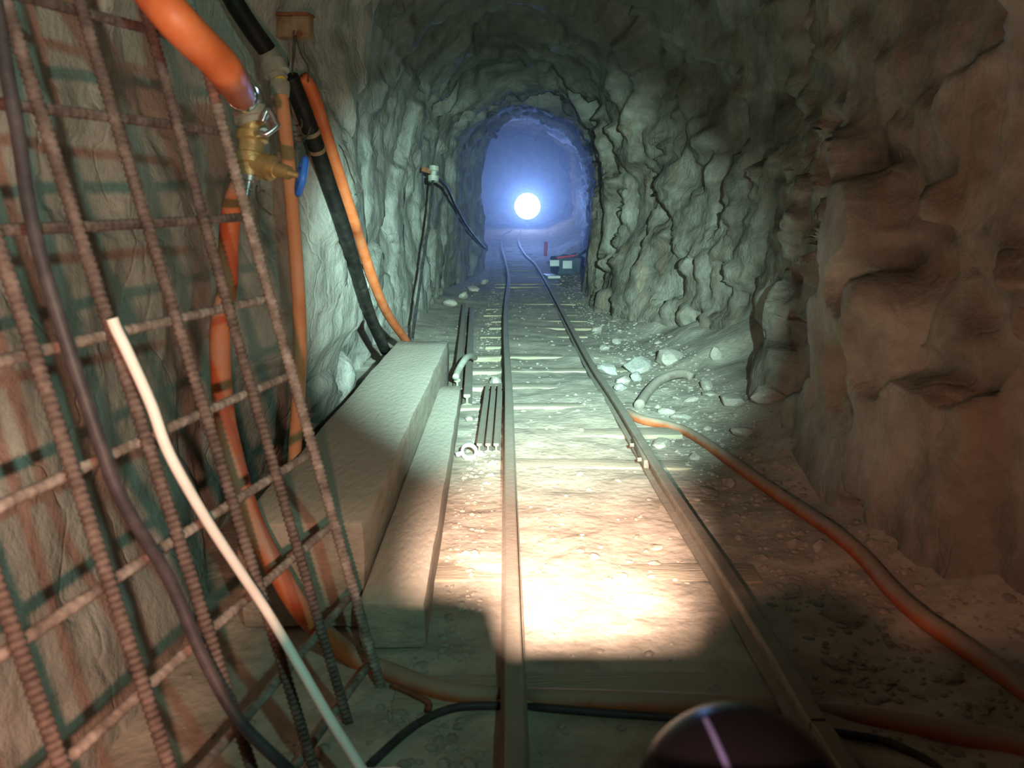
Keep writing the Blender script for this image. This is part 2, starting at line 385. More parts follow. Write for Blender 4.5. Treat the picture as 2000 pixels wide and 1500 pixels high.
end_wall('wall_back', 27.2, M['rock_far'], 1)
end_wall('wall_front', -2.8, M['rock_roof'], .3)

def ground_h(x, y):
    P = np.stack([x, y, np.zeros_like(x)], 1)
    z = floor_z(y) + (fbm(P * 1.6 + 8, 3) - .5) * .05 + (fbm(P * 9, 3) - .5) * .018
    z = z + np.clip(x - .85, 0, 1) ** 1.3 * .42 * (.5 + fbm(P * 2.2 + 3, 2))
    z = z + np.clip(-.35 - x, 0, 1) * .12 * np.clip((y - 5) / 2, 0, 1)
    inside = np.clip((x + .45) / .1, 0, 1) * np.clip((1.05 - x) / .1, 0, 1)
    dip = np.clip((x + .36) / .06, 0, 1) * np.clip((-.04 - x) / .06, 0, 1) * np.clip((y - 4.2) / .4, 0, 1) * np.clip((10 - y) / 1.5, 0, 1)
    return z - .006 + inside * .026 - dip * .022
nx_ = 150; xs = np.linspace(-1.9, 2.2, nx_)
Y, X = np.meshgrid(ys, xs, indexing='ij'); yy, xx = Y.ravel(), X.ravel()
V = np.stack([xx, yy, ground_h(xx, yy)], 1); idx = np.arange(len(V)).reshape(len(ys), nx_)
Fc = np.stack([idx[:-1, :-1], idx[:-1, 1:], idx[1:, 1:], idx[1:, :-1]], -1).reshape(-1, 4).tolist()
fl = meshobj('floor', V, Fc, M['ground']); fl['kind'] = 'structure'
def gz(x, y): return float(ground_h(np.array([x]), np.array([y]))[0])

# ------------------------------------------------------------------ railway track
RT = .095                                          # rail top
RAIL_L = [(1006, 1500), (1004, 1350), (1001, 1200), (997, 1000), (994, 850), (992, 740), (987, 640), (988, 590), (993, 540)]
RAIL_R = [(1660, 1500), (1594, 1400), (1536, 1300), (1475, 1200), (1411, 1100), (1300, 935), (1207, 785), (1156, 710), (1114, 635), (1081, 575), (1057, 533)]
FAR_L = [((988, 510), 17), ((981, 485), 20), ((979, 470), 21.4), ((983, 457), 22.7), ((1000, 447), 23.6)]
FAR_R = [((1044, 515), 17), ((1027, 497), 19), ((1015, 477), 21), ((1012, 461), 22.5), ((1018, 449), 23.5)]
def rail_path(a, b):
    p = [atz(x, y, RT) for x, y in a]
    p = [Vector((p[0].x, -2.5, RT)), Vector((p[0].x, 0, RT))] + p
    q = [aty(*xy, Yd) for xy, Yd in b]
    for v in q: v.z = float(floor_z(v.y)) + .07
    return p + q
track = empty('railway_track', (.3, 0, 0), 'narrow gauge mine railway running down the tunnel towards the white lamp', 'railway track')
prof = [(-.028, -.065), (.028, -.065), (.028, -.058), (.006, -.050), (.006, -.022), (.018, -.016), (.019, -.003), (.015, 0), (-.015, 0), (-.019, -.003), (-.018, -.016), (-.006, -.022), (-.006, -.050), (-.028, -.058)]
PL, PR = catmull(rail_path(RAIL_L, FAR_L), 6), catmull(rail_path(RAIL_R, FAR_R), 6)
for P in (PL, PR):
    V, Fc = sweep(P, 1, profile=prof)
    o = meshobj('rail', V, Fc, M['rail'], track, smooth=False)
def rail_x(P, y): return float(np.interp(y, [p.y for p in P], [p.x for p in P]))
# fish plate and bolts on the right rail joint
y0 = atz(1262, 870, RT).y
fp = bevel_box('fish_plate', (.022, .36, .035), M['rail'], track, (rail_x(PR, y0) - .018, y0, .066), (0, 0, -.02), bev=.004)
for k in (-.11, .11):
    lathe('bolt', (rail_x(PR, y0) - .03, y0 + k, .066), (rail_x(PR, y0) - .048, y0 + k, .066), [(0, .009), (1, .009)], M['rail'], fp, seg=6)
slp = []
for v in range(3):
    o = bevel_box('sleeper', (1.02, .13, .10), M['sleeper'], None, bev=.012, rough=.02, cuts=2, seed=v)
    slp.append(o.data); bpy.data.objects.remove(o)
y = 0.55; k = 0
while y < 23.4:
    xm = (rail_x(PL, y) + rail_x(PR, y)) / 2
    o = bpy.data.objects.new('sleeper', slp[k % 3]); COL.objects.link(o)
    o.location = (xm + random.uniform(-.06, .06), y, float(floor_z(y)) - .024 + random.uniform(-.006, .002))
    sl = (float(floor_z(y + .1)) - float(floor_z(y - .1))) / .2
    o.rotation_euler = (math.atan(sl), random.uniform(-.01, .01), random.uniform(-.03, .03)); o.scale = (random.uniform(.92, 1.06), random.uniform(.85, 1.15), 1)
    adopt(o, track)
    md = o.modifiers.new('split', 'EDGE_SPLIT'); md.split_angle = math.radians(50)
    y += random.uniform(.50, .60); k += 1

# ------------------------------------------------------------------ timbers on the left
def span_box(name, a, b, wdt, h, m, label, cat, seed, bev=.018, rough=.02):
    a, b = Vector(a), Vector(b); L = (b - a).length; c = (a + b) / 2
    rz = math.atan2(-(b.x - a.x), b.y - a.y)
    o = bevel_box(name, (wdt, L, h), m, None, (c.x, c.y, c.z), (0, 0, rz), bev=bev, rough=rough, cuts=4, seed=seed)
    return tag(o, label, cat)
span_box('squared_timber', (-.53, 1.93, .150), (-.555, 5.05, .150), .32, .285, M['timber'], 'thick dusty squared timber lying along the left rock wall', 'timber', 3, bev=.02)
pk = span_box('timber_plank', (-.285, 1.80, .084), (-.336, 4.4, .084), .16, .118, M['timber'], 'low dusty timber lying between the thick squared timber and the rail', 'timber', 5, bev=.012, rough=.014)
for v in pk.data.vertices: v.co.x *= 1 - .28 * (v.co.y / 2.6 + .5)          # sawn slightly tapering

# ------------------------------------------------------------------ rebar mesh panel (bars u = 1.., rows v = ..)
SP = .155
mT = Vector((-3.92, -5.516, 10.91)); mU = Vector((-.2273, .2260, -.9472)); mV = Vector((.2206, .9594, .1760)) * 1.0824
sP, cP = math.sin(PITCH), math.cos(PITCH)
def c2w(v): return Vector((v.x, v.z * cP - v.y * sP, -v.z * sP - v.y * cP))
GT, GU, GV = O + c2w(mT) * SP, c2w(mU) * SP, c2w(mV) * SP
GN = GU.cross(GV).normalized()
if GN.dot(O - GT) < 0: GN = -GN
def grid(u, v, off=0.0): return GT + GU * u + GV * v + GN * off
def onmesh(px, py, off):
    d = ray(px, py); p0 = GT + GN * off
    return O + d * ((p0 - O).dot(GN) / d.dot(GN))
base = grid(1, 9.35)
panel = empty('rebar_mesh_panel', (base.x, base.y, 0), 'rusty welded rebar mesh panel leaning in front of the left rock wall', 'mesh panel')
def ribbed(p0, p1, r, pitch, rib, wob=0.0, seed=0):
    L = (p1 - p0).length; n = int(L / pitch); path = []; rad = []
    rng = random.Random(seed); ph = rng.uniform(0, 6)
    sidev = (p1 - p0).cross(GN).normalized()
    for i in range(n):
        for q, rr in ((.15, r), (.40, r + rib), (.65, r + rib), (.9, r)):
            t = (i + q) / n
            path.append(p0.lerp(p1, t) + sidev * math.sin(t * 5 + ph) * wob + GN * math.cos(t * 4 + ph) * wob); rad.append(rr)
    return sweep(path, rad, 9, up=Vector((.3, 1, .2)))
for u in range(1, 9):
    r = .0086 if u > 1 else .0098
    V, Fc = ribbed(grid(u, -.8, .008), grid(u, 9.42, .008), r, .0105, .0022, .004, u)
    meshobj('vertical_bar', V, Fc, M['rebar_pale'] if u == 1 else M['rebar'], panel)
for v in range(0, 10):
    V, Fc = ribbed(grid(.93, v, -.012), grid(8.6, v, -.012), .0082, .016, .0007, .003, 50 + v)
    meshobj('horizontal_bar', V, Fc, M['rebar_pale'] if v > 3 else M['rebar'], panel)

# cables hanging in front of the mesh
tag(tube('black_cable', [onmesh(x, y, o) for x, y, o in [(-30, -120, .04), (8, 110, .035), (35, 260, .03), (62, 430, .03), (108, 600, .035), (190, 850, .035), (240, 980, .035), (330, 1130, .035), (400, 1290, .05), (470, 1410, .08), (565, 1505, .12), (640, 1580, .12)]], .0095, M['cable_dark']),
    'thin black cable draped over the front of the rebar mesh', 'cable')
tag(tube('white_cable', [onmesh(219, 622, .031), onmesh(228, 645, .031)] + [onmesh(x, y, o) for x, y, o in [(250, 690, .035), (295, 790, .035), (330, 885, .035), (400, 1010, .035), (465, 1110, .035), (525, 1200, .05), (590, 1310, .09), (645, 1405, .14), (705, 1500, .19), (740, 1560, .22)]], .0085, M['cable_white']),
    'white cable hanging down the front of the rebar mesh from a bar crossing', 'cable')

# ------------------------------------------------------------------ hoses and valves on the left wall
DV = 1.98
from mathutils.bvhtree import BVHTree
_wl = bpy.data.objects['wall_left'].data
BV = BVHTree.FromPolygons([v.co.copy() for v in _wl.vertices], [tuple(p.vertices) for p in _wl.polygons])
def rk(px, py, d, off=.035):
    """point on the sight line at depth d, or in front of the rock if the rock is nearer"""
    v = ray(px, py); h = BV.ray_cast(O, v.normalized())
    if h[0] is not None:
        dr = (h[0] - O).length / v.length - off
        d = min(d, dr)
    return O + v * d
def dd(px, py, d): v = ray(px, py); return O + v * d         # point at view depth d
def near_dist(p):
    h = BV.find_nearest(p); return h[3] if h[0] is not None else 9
def clear_path(pts, r, n=8):
    """the hose as a smooth path that lies against the rock instead of running through it"""
    P = catmull(pts, n); k = r * .93
    for rnd in range(5):
        for i, p in enumerate(P):
            hit = BV.ray_cast(O, (p - O).normalized()); q = p.copy()
            if hit[0] is not None and (hit[0] - O).length < (q - O).length: q = hit[0].copy()
            c_ = 0
            while near_dist(q) < k and c_ < 120: q = O + (q - O) * .997; c_ += 1
            P[i] = q
        if rnd < 4:
            Q = [v.copy() for v in P]
            for i in range(1, len(P) - 1): P[i] = Q[i] * .5 + (Q[i - 1] + Q[i + 1]) * .25
    return P
big = empty('supply_hose', dd(474, 192, DV), 'thick bright orange hose with a steel clamp coming down from the roof', 'hose')
hs = tube('hose', [dd(190, -190, 1.15), dd(275, -50, 1.25), dd(345, 40, 1.26), dd(420, 115, 1.36), dd(444, 144, 1.43), dd(464, 176, 1.68), dd(474, 192, DV)], .0315, M['orange'], big, seg=18)
hp = catmull([dd(420, 115, 1.36), dd(444, 144, 1.43), dd(464, 176, 1.68), dd(474, 192, DV)], 8)
a = hp[-1].lerp(hp[-9], .42); b = hp[-1] + (hp[-1] - hp[-9]) * .06
clp = lathe('clamp', a, b, [(0, .032), (.05, .0375), (.95, .0375), (1, .032)], M['steel'], big)
lathe('clamp_screw', a.lerp(b, .3) + Vector((.036, -.012, .012)), a.lerp(b, .8) + Vector((.036, -.012, .012)), [(0, .007), (1, .007)], M['steel'], clp, seg=8)
val = empty('hose_valve', dd(490, 330, DV), 'brass valve block with chrome lever and blue hand wheel below the thick orange hose', 'valve')
lathe('socket', dd(484, 205, DV), dd(496, 246, DV), [(0, .034), (.25, .034), (.27, .042), (.7, .042), (.74, .034), (1, .034)], M['grey_fitting'], val)
lathe('valve_body', dd(494, 243, DV), dd(487, 345, DV), [(0, .031), (.14, .031), (.16, .038), (.3, .038), (.34, .030), (.55, .032), (.58, .038), (.75, .038), (.78, .028), (1, .028)], M['brass'], val)
lv = lathe('lever_stem', dd(500, 262, DV - .02), dd(516, 258, DV - .09), [(0, .010), (1, .010)], M['steel'], val, seg=12)
tube('lever', [dd(512, 238, DV - .09), dd(524, 215, DV - .09), dd(538, 238, DV - .085), dd(541, 246, DV - .085), dd(520, 262, DV - .09), dd(508, 258, DV - .09)], .0065, M['steel'], val, seg=8)
lathe('branch', dd(486, 318, DV), dd(566, 338, DV - .03), [(0, .025), (.32, .025), (.34, .031), (.56, .031), (.58, .020), (.66, .020), (.68, .017), (1, .016)], M['brass'], val)
lathe('spindle', dd(560, 337, DV - .03), dd(588, 344, DV - .03), [(0, .008), (1, .008)], M['brass'], val, seg=10)
wc = dd(589, 344, DV - .03); wdn = (dd(580, 376, DV - .03) - dd(599, 312, DV - .03)); wl = wdn.length / 2; wdn.normalize()
vd = ray(589, 344).normalized(); wax = (dd(588, 344, DV - .03) - dd(560, 337, DV - .03)).normalized(); wax = (wax - vd * (wax.dot(vd) - .10)).normalized(); wdn = (wdn - wax * wdn.dot(wax)).normalized(); wo = wax.cross(wdn)
ring = [wc + (wdn * math.cos(t) + wo * math.sin(t)) * (wl + .002 * math.cos(5 * t)) for t in [2 * math.pi * i / 32 for i in range(33)]]
wheel = tube('hand_wheel', ring, .0085, M['blue'], val, seg=8, straight=True)
lathe('hub', wc - wax * .009, wc + wax * .011, [(0, .018), (1, .016)], M['blue'], wheel, seg=12)
for t in (0, 2 * math.pi / 3, 4 * math.pi / 3):
    tube('spoke', [wc, wc + (wdn * math.cos(t) + wo * math.sin(t)) * wl], .0065, M['blue'], wheel, seg=6, n=2)
lathe('drain_cock', dd(488, 345, DV), dd(481, 385, DV), [(0, .028), (.25, .028), (.28, .012), (.6, .012), (.62, .009), (1, .009)], M['steel'], val)

# orange hose running down behind the mesh and away across the track
fh = [dd(486, 330, DV + .035), dd(456, 395, 1.98), dd(447, 470, 1.98), dd(444, 560, 1.97), dd(430, 650, 1.95), dd(436, 790, 1.93), dd(455, 890, 1.9), dd(490, 1010, 1.86), dd(545, 1120, 1.83), dd(600, 1205, 1.84)]
fh += [atz(x, y, z) for x, y, z in [(690, 1283, .03), (770, 1318, .022), (860, 1350, .028), (940, 1360, .022), (1004, 1364, .0), (1070, 1367, .020), (1180, 1370, .026), (1300, 1374, .026), (1460, 1382, .022), (1580, 1392, .0), (1690, 1402, .024), (1800, 1420, .035), (2010, 1462, .06), (2200, 1520, .10)]]
tag(tube('floor_hose', fh, .024, M['orange_dusty'], seg=14), 'orange hose dropping behind the rebar mesh then crossing under both rails', 'hose')
lt = empty('drop_pipe', rk(545, 178, 2.72), 'slim pale orange pipe standing against the left rock wall beside the mesh', 'pipe')
tube('pipe', clear_path([rk(547, 175, 2.72), rk(556, 240, 2.72), rk(570, 400, 2.72), rk(582, 560, 2.73), rk(586, 700, 2.74), rk(578, 850, 2.78), rk(567, 1000, 2.82)], .0225), .0225, M['orange_pale'], lt, seg=14, straight=True)
lathe('collar', rk(546, 160, 2.72), rk(547, 188, 2.72), [(0, .032), (.35, .034), (1, .030)], M['grey_fitting'], lt)
lathe('yellow_ring', rk(545, 153, 2.72), rk(546, 163, 2.72), [(0, .024), (1, .024)], M['yellow'], lt)
lathe('elbow', rk(524, 100, 2.72), rk(545, 155, 2.72), [(0, .034), (.2, .036), (.4, .036), (.42, .043), (.8, .043), (.83, .03), (1, .03)], M['grey_fitting'], lt)
tag(tube('black_supply_hose', clear_path([dd(400, -130, 2.45), dd(440, -30, 2.55), dd(480, 40, 2.62), rk(526, 104, 2.72)], .031), .031, M['black_hose'], seg=14, straight=True), 'short black hose running from the roof into the grey pipe elbow', 'hose')
# black hose + orange hose going down to the timber
bh = empty('black_hose', dd(750, 680, 4.85), 'grimy black hose slanting down the rock to the far end of the timber', 'hose')
bp_ = clear_path([dd(566, 150, 2.95), dd(580, 185, 3.0), dd(612, 270, 3.12), dd(640, 355, 3.3), dd(672, 450, 3.6), dd(700, 545, 4.0), dd(722, 615, 4.4), dd(752, 684, 4.9)], .032)
tube('hose', bp_, .032, M['black_hose'], bh, seg=12, straight=True)
for k in (15, 18):
    t = (bp_[k + 1] - bp_[k - 1]).normalized()
    lathe('tie', bp_[k] - t * .008, bp_[k] + t * .008, [(0, .0345), (1, .0345)], M['rust_plate'], bh, seg=14)
op_ = clear_path([dd(590, 150, 3.0), dd(610, 180, 3.05), dd(634, 255, 3.2), dd(671, 370, 3.45), dd(703, 470, 3.8), dd(737, 570, 4.25), dd(764, 625, 4.8), dd(795, 668, 5.42), dd(799, 690, 5.5)], .026)
tag(tube('orange_hose', op_, .026, M['orange'], seg=12, straight=True), 'orange hose slanting down the rock alongside the grimy black hose', 'hose')
# bracket and wires on the wall
br = empty('wall_bracket', rk(577, 62, 3.0), 'rusty plate bolted to the rock above the black and orange hoses', 'bracket')
plt = bevel_box('plate', (.125, .05, .085), M['rust_plate'], br, rk(577, 50, 3.02), (0, .05, -.25), bev=.006, rough=.012, cuts=2)
bevel_box('top_flange', (.128, .06, .012), M['rust'], br, rk(577, 30, 3.0), (0, .05, -.25), bev=.003)
lathe('bolt', rk(585, 66, 3.0), rk(585, 66, 2.95), [(0, .012), (1, .012)], M['rust'], plt, seg=6)
for pts in ([(574, 60), (572, 100), (571, 140), (577, 165)], [(577, 70), (588, 105), (601, 130), (602, 160)], [(576, 70), (576, 100), (572, 130)]):
    tube('wire', [rk(x, y, 2.96) for x, y in pts], .003, M['wire'], br, seg=6)
tag(tube('wire_loop', [rk(x, y, 2.78) for x, y in [(563, 254), (580, 258), (590, 244), (588, 232)]], .003, M['wire'], seg=6), 'upper of two thin wire loops between pale pipe and black hose', 'wire', 'wire loops by the pipe')
tag(tube('wire_loop', [rk(x, y, 2.78) for x, y in [(565, 280), (590, 276), (602, 262), (606, 248)]], .003, M['wire'], seg=6), 'lower of two thin wire loops between pale pipe and black hose', 'wire', 'wire loops by the pipe')
tag(tube('thin_wire', [rk(x, y, dp) for x, y, dp in [(670, 278, 3.25), (682, 300, 3.3), (692, 335, 3.35), (708, 368, 3.4), (700, 376, 3.42)]], .003, M['wire'], seg=6), 'thin loose wire against pale rock right of the orange hose', 'wire')
tag(tube('dangling_wire', [rk(x, y, 2.2) for x, y in [(505, 352), (500, 375), (507, 400), (530, 420)]], .0025, M['wire'], seg=6), 'thin wire dangling below the brass valve', 'wire')

# wall insulator with two wires further in
ins = empty('wire_hanger', rk(845, 335, 8.0), 'small hanger on the left rock wall holding two sagging wires', 'hanger')
lathe('insulator', rk(848, 322, 8.0), rk(846, 356, 8.0), [(0, .02), (.1, .05), (.35, .05), (.4, .03), (.6, .03), (.65, .055), (.95, .05), (1, .02)], M['grey_fitting'], ins, seg=12)
bevel_box('bracket', (.14, .12, .05), M['rust'], ins, rk(838, 334, 8.05), (0, .3, 0), bev=.008)
tag(tube('hanging_wire', [rk(x, y, d) for x, y, d in [(846, 350, 7.98), (838, 430, 7.6), (828, 500, 7.2), (818, 570, 6.8), (808, 640, 6.4), (805, 665, 6.2)]], .012, M['cable_dark'], seg=8), 'dark wire dropping from the hanger to behind the timber', 'wire')
tag(tube('sagging_wire', [rk(x, y, d) for x, y, d in [(848, 345, 7.98), (872, 365, 9), (888, 400, 10.5), (910, 440, 12), (935, 472, 13.8), (948, 485, 15.2)]], .018, M['cable_dark'], seg=8), 'dark wire sagging from the hanger along the rock towards the lamp', 'wire')

# ------------------------------------------------------------------ things lying beside the track on the left
def lying_rail(name, a, b, label, group=None, m='rail', s=1.0):
    a = Vector(a); b = Vector(b); P = [a.lerp(b, i / 6) for i in range(7)]
    V, Fc = sweep(P, 1, profile=[(x * s, y * s) for x, y in prof])
    return tag(meshobj(name, V, Fc, M[m], None, smooth=False), label, 'rail', group)
g = 'loose rails beside the track'
lying_rail('loose_rail', atz(912, 770, .085), atz(921, 598, .085), 'long loose rail lying beside the low timber', g)
lying_rail('loose_rail', atz(893, 740, .10), atz(907, 592, .10), 'long loose rail hard against the far end of the low timber', g)
g = 'short rail offcuts'
for (xa, xb, lb) in ((936, 952, 'short rail offcut lying right behind the pale clamp ring'), (953, 964, 'middle one of three short rail offcuts beside the left rail'), (969, 976, 'short rail offcut lying hard against the foot of the left rail')):
    lying_rail('rail_offcut', atz(xa, 866, .070), atz(xb, 752, .070), lb, g, s=.62)
# bent pipe
tag(tube('bent_pipe', [atz(890, 737, .122), atz(896, 722, .15), atz(908, 702, .19), atz(918, 695, .18), atz(927, 699, .108)], .020, M['grey_fitting'], seg=12), 'short bent grey pipe resting against the loose rails', 'pipe')
# clamp ring
cr_ = empty('clamp_ring', atz(910, 895, .02), 'pale metal clamp ring with two ears lying beside the low timber', 'clamp')
c = atz(916, 882, .058)
R0, R1, H = .025, .035, .022
V = []; Fc = []; n = 24
rv = (O - c).normalized(); axr = Vector((.15, -.75, .55)).normalized(); ax1 = axr.orthogonal().normalized(); ax2 = axr.cross(ax1)
for i in range(n):
    t = 2 * math.pi * i / n; dv = ax1 * math.cos(t) + ax2 * math.sin(t)
    for r, h in ((R0, -H / 2), (R1, -H / 2), (R1, H / 2), (R0, H / 2)): V.append(c + dv * r + axr * h)
for i in range(n):
    for k in range(4):
        a_, b_ = i * 4 + k, i * 4 + (k + 1) % 4; j = (i + 1) % n
        Fc.append((a_, b_, j * 4 + (k + 1) % 4, j * 4 + k))
meshobj('ring', V, Fc, M['white_metal'], cr_, smooth=False)
for s in (-1, 1):
    bevel_box('ear', (.026, .014, .018), M['white_metal'], cr_, c + Vector((s * .043, 0, -.010)), (0, s * .3, 0), bev=.004)

# ------------------------------------------------------------------ right hand hose, floor cables
def lay(px, py, r):
    p = atz(px, py, .02)
    for _ in range(4): p = atz(px, py, gz(p.x, p.y) + r * .8)
    return p
rh = [lay(x, y, .024) + Vector((0, 0, z)) for x, y, z in [(1228, 803, -.01), (1240, 814, 0), (1262, 822, 0), (1300, 830, 0), (1345, 845, 0), (1400, 880, 0), (1480, 938, 0), (1560, 993, 0), (1630, 1040, 0), (1690, 1092, 0), (1740, 1150, 0), (1800, 1205, 0), (1900, 1275, 0), (2000, 1345, 0), (2120, 1440, 0)]]
tag(tube('wall_hose', rh, .024, M['orange_dusty'], seg=14), 'dusty orange hose running from the right rail along the foot of the rock', 'hose')
gh = [lay(x, y, .028) + Vector((0, 0, z)) for x, y, z in [(1352, 734, -.01), (1338, 735, .015), (1315, 741, .03), (1285, 755, .03), (1264, 774, .02), (1248, 792, .0)]]
tag(tube('grey_hose', gh, .028, M['hose_grey'], seg=14), 'thick dusty grey hose stub curving away from the right rail into the rubble', 'hose')
fc = [atz(x, y, z) for x, y, z in [(690, 1530, .032), (740, 1478, .032), (800, 1425, .032), (850, 1395, .032), (900, 1380, .032), (960, 1378, .028), (1004, 1380, .012), (1060, 1382, .028), (1180, 1392, .030), (1350, 1404, .030), (1500, 1416, .026), (1600, 1426, .012), (1668, 1436, .03), (1735, 1450, .034), (1820, 1492, .032), (1870, 1545, .03)]]
tag(tube('floor_cable', fc, .0085, M['cable_dark'], seg=8), 'thin black cable on the floor crossing beside the floor hose', 'cable')
tag(tube('bent_rod', [atz(x, y, .037) for x, y in ((768, 1338), (800, 1352), (832, 1368), (839, 1376), (838, 1386))], .006, M['rust'], seg=8), 'thin rusty bent rod lying on the floor at the foot of the mesh', 'rod')

# ------------------------------------------------------------------ stones
def stone_mesh(seed, m, sub=2):
    bm = bmesh.new(); bmesh.ops.create_icosphere(bm, subdivisions=sub, radius=1)
    rng = random.Random(seed)
    for _ in range(9):                                   # chop flat faces
        nrm = Vector((rng.gauss(0, 1), rng.gauss(0, 1), rng.gauss(0, 1))).normalized(); dlim = rng.uniform(.55, .85)
        for v in bm.verts:
            d = v.co.dot(nrm)
            if d > dlim: v.co -= nrm * (d - dlim)
    me = bpy.data.meshes.new('stone'); bm.to_mesh(me); bm.free(); me.materials.append(m); return me
SM = [stone_mesh(i, M['stone']) for i in range(6)]; SG = [stone_mesh(20 + i, M['stone_grey']) for i in range(3)]
big_st = [(1188, 718, 26, 15, 0, 'grey'), (1243, 712, 33, 20, 0, 'grey'), (1303, 708, 36, 18, 0, 't'), (1243, 736, 14, 12, 0, 'grey'), (1212, 760, 16, 10, 0, 'grey'), (1216, 745, 18, 11, 0, 't'), (1395, 727, 12, 16, 0, 't'), (1302, 804, 18, 8, 0, 't'), (1385, 955, 20, 8, 0, 'grey'), (1292, 862, 24, 10, 0, 't'), (1330, 812, 24, 9, 0, 't'), (1430, 800, 30, 14, 0, 't'), (1500, 815, 40, 20, 0, 't'), (1380, 770, 20, 10, 0, 't'), (966, 738, 16, 11, 0, 'l'), (905, 578, 15, 8, 0, 'l'), (880, 592, 16, 9, 0, 'l'), (925, 563, 14, 7, 0, 'l'), (945, 548, 12, 6, 0, 'l'), (924, 778, 9, 6, 0, 'l'), (916, 818, 9, 6, 0, 'l'), (1450, 850, 26, 11, 0, 't'), (1350, 790, 18, 8, 0, 't'), (1180, 680, 14, 7, 0, 't'), (1205, 665, 12, 6, 0, 't'), (1165, 640, 12, 6, 0, 't')]
own = {1: 'largest pale grey angular block beside the right rail, behind the hose end', 2: 'flat brownish slab stone behind the curled end of the dusty hose', 12: 'large brownish boulder resting against the right rock wall'}
own[14] = 'pale stone touching the left rail above the short rail offcuts'
lab = {'l': 'small pale stone on the ground between left rock wall and left rail', 'grey': 'angular pale grey stone in the rubble beside the right rail', 't': 'angular brownish stone in the rubble beside the right rail'}
for i, (x, y, rx, rz_, _, kd) in enumerate(big_st):
    p = atz(x, y + rz_ * .8, .02); sc = (p - O).length / F
    o = bpy.data.objects.new('stone', (SG[i % 3] if kd == 'grey' else SM[i % 6])); COL.objects.link(o)
    o.location = (p.x, p.y, gz(p.x, p.y) + rz_ * sc * .55); o.scale = (rx * sc, rx * sc * .9, rz_ * sc)
    o.rotation_euler = (random.uniform(-.3, .3), random.uniform(-.3, .3), random.uniform(0, 6))
    tag(o, own.get(i, lab[kd]), 'stone', {'grey': 'pale rubble stones', 't': 'brown rubble stones', 'l': 'stones left of the track'}[kd])
# gravel: too many to count
rng = np.random.default_rng(3); GVt = []; GF = []
ico = bmesh.new(); bmesh.ops.create_icosphere(ico, subdivisions=1, radius=1)
iv = np.array([v.co for v in ico.verts]); ifc = [[v.index for v in f.verts] for f in ico.faces]; ico.free()
def tree_of(names):
    vs_, ps_ = [], []
    for o in bpy.data.objects:
        if o.type == 'MESH' and o.name.split('.')[0] in names:
            k0 = len(vs_); W = world(o); vs_ += [W @ v.co for v in o.data.vertices]; ps_ += [tuple(k0 + q for q in p_.vertices) for p_ in o.data.polygons]
    return BVHTree.FromPolygons(vs_, ps_)
KEEP = tree_of({'stone', 'loose_rail', 'rail_offcut', 'wall_hose', 'grey_hose', 'floor_hose', 'floor_cable', 'bent_rod', 'bent_pipe', 'ring', 'ear', 'vertical_bar', 'squared_timber', 'timber_plank'})
WALL = tree_of({'wall_left', 'wall_right'})
def gravel_free(x, y, z, r):
    p_ = Vector((x, y, z + .2 * r)); h = KEEP.find_nearest(p_, r * 1.35)
    if h[0] is not None: return False
    if x < -.20 and 1.78 < y < 4.45 or x < -.36 and 1.9 < y < 5.1: return False
    if WALL.find_nearest(p_, r * 1.2)[0] is not None: return False
    side = Vector((.3 - x, 0, .25)); return WALL.ray_cast(p_, side.normalized(), side.length)[0] is None
cnt = 0
while cnt < 4200:
    yv = math.exp(rng.uniform(math.log(1.0), math.log(15))); xv = rng.uniform(-.75, 1.25)
    dens = 1.0 if (xv > .72 or -.3 < xv < -.08) else .16
    if rng.random() > dens: continue
    r = abs(rng.normal(.003, .006)) + .0035
    if rng.random() < .04 and xv > .75: r *= 2.6
    if min(abs(xv - rail_x(PL, yv)), abs(xv - rail_x(PR, yv))) < .045 + r: continue
    z = gz(xv, yv)
    if not gravel_free(xv, yv, z, r): continue
    s = rng.uniform(.6, 1.3, 3) * r; s[2] *= .5
    a = rng.uniform(0, 6.28); ca, sa = math.cos(a), math.sin(a)
    q = iv * (1 + rng.uniform(-.25, .25, (len(iv), 1))) * s
    q = np.stack([q[:, 0] * ca - q[:, 1] * sa + xv, q[:, 0] * sa + q[:, 1] * ca + yv, q[:, 2] + z + .1 * r], 1)
    k0 = cnt * len(iv); GVt.append(q); GF += [[k0 + j for j in f] for f in ifc]; cnt += 1
gv = meshobj('gravel', np.concatenate(GVt), GF, M['gravel'], None, smooth=False); gv['kind'] = 'stuff'
tag(gv, 'loose brown gravel and rock chips strewn over the tunnel floor', 'gravel')

# ------------------------------------------------------------------ far end: lamp and stored things
FARLAMP = Vector((0.44, 24.0, 1.42)); fl_z = float(floor_z(24.0))
lamp = empty('work_lamp', (FARLAMP.x, FARLAMP.y, fl_z), 'dazzling white round lamp on a stand deep in the tunnel', 'lamp')
lathe('lens', FARLAMP + Vector((0, -.10, 0)), FARLAMP + Vector((0, 0.0, 0)), [(0, .12), (.15, .24), (.4, .32), (.8, .36), (1, .36)], M['lamp_glass'], lamp, seg=32)
lathe('housing', FARLAMP + Vector((0, 0, 0)), FARLAMP + Vector((0, .22, 0)), [(0, .37), (.2, .37), (.8, .25), (1, .08)], M['black_steel'], lamp, seg=32)
tube('stand', [FARLAMP + Vector((0, .12, -.2)), Vector((FARLAMP.x, FARLAMP.y + .12, fl_z - .02))], .03, M['black_steel'], lamp, n=2)
lo = light('work_lamp_light', 'SPOT', FARLAMP + Vector((0, -0.16, 0.0)), 1150, (0.22, 0.40, 1.0), 0.16, (0.3, 10, 2.8), 66, 1.0)
adopt(lo, lamp)
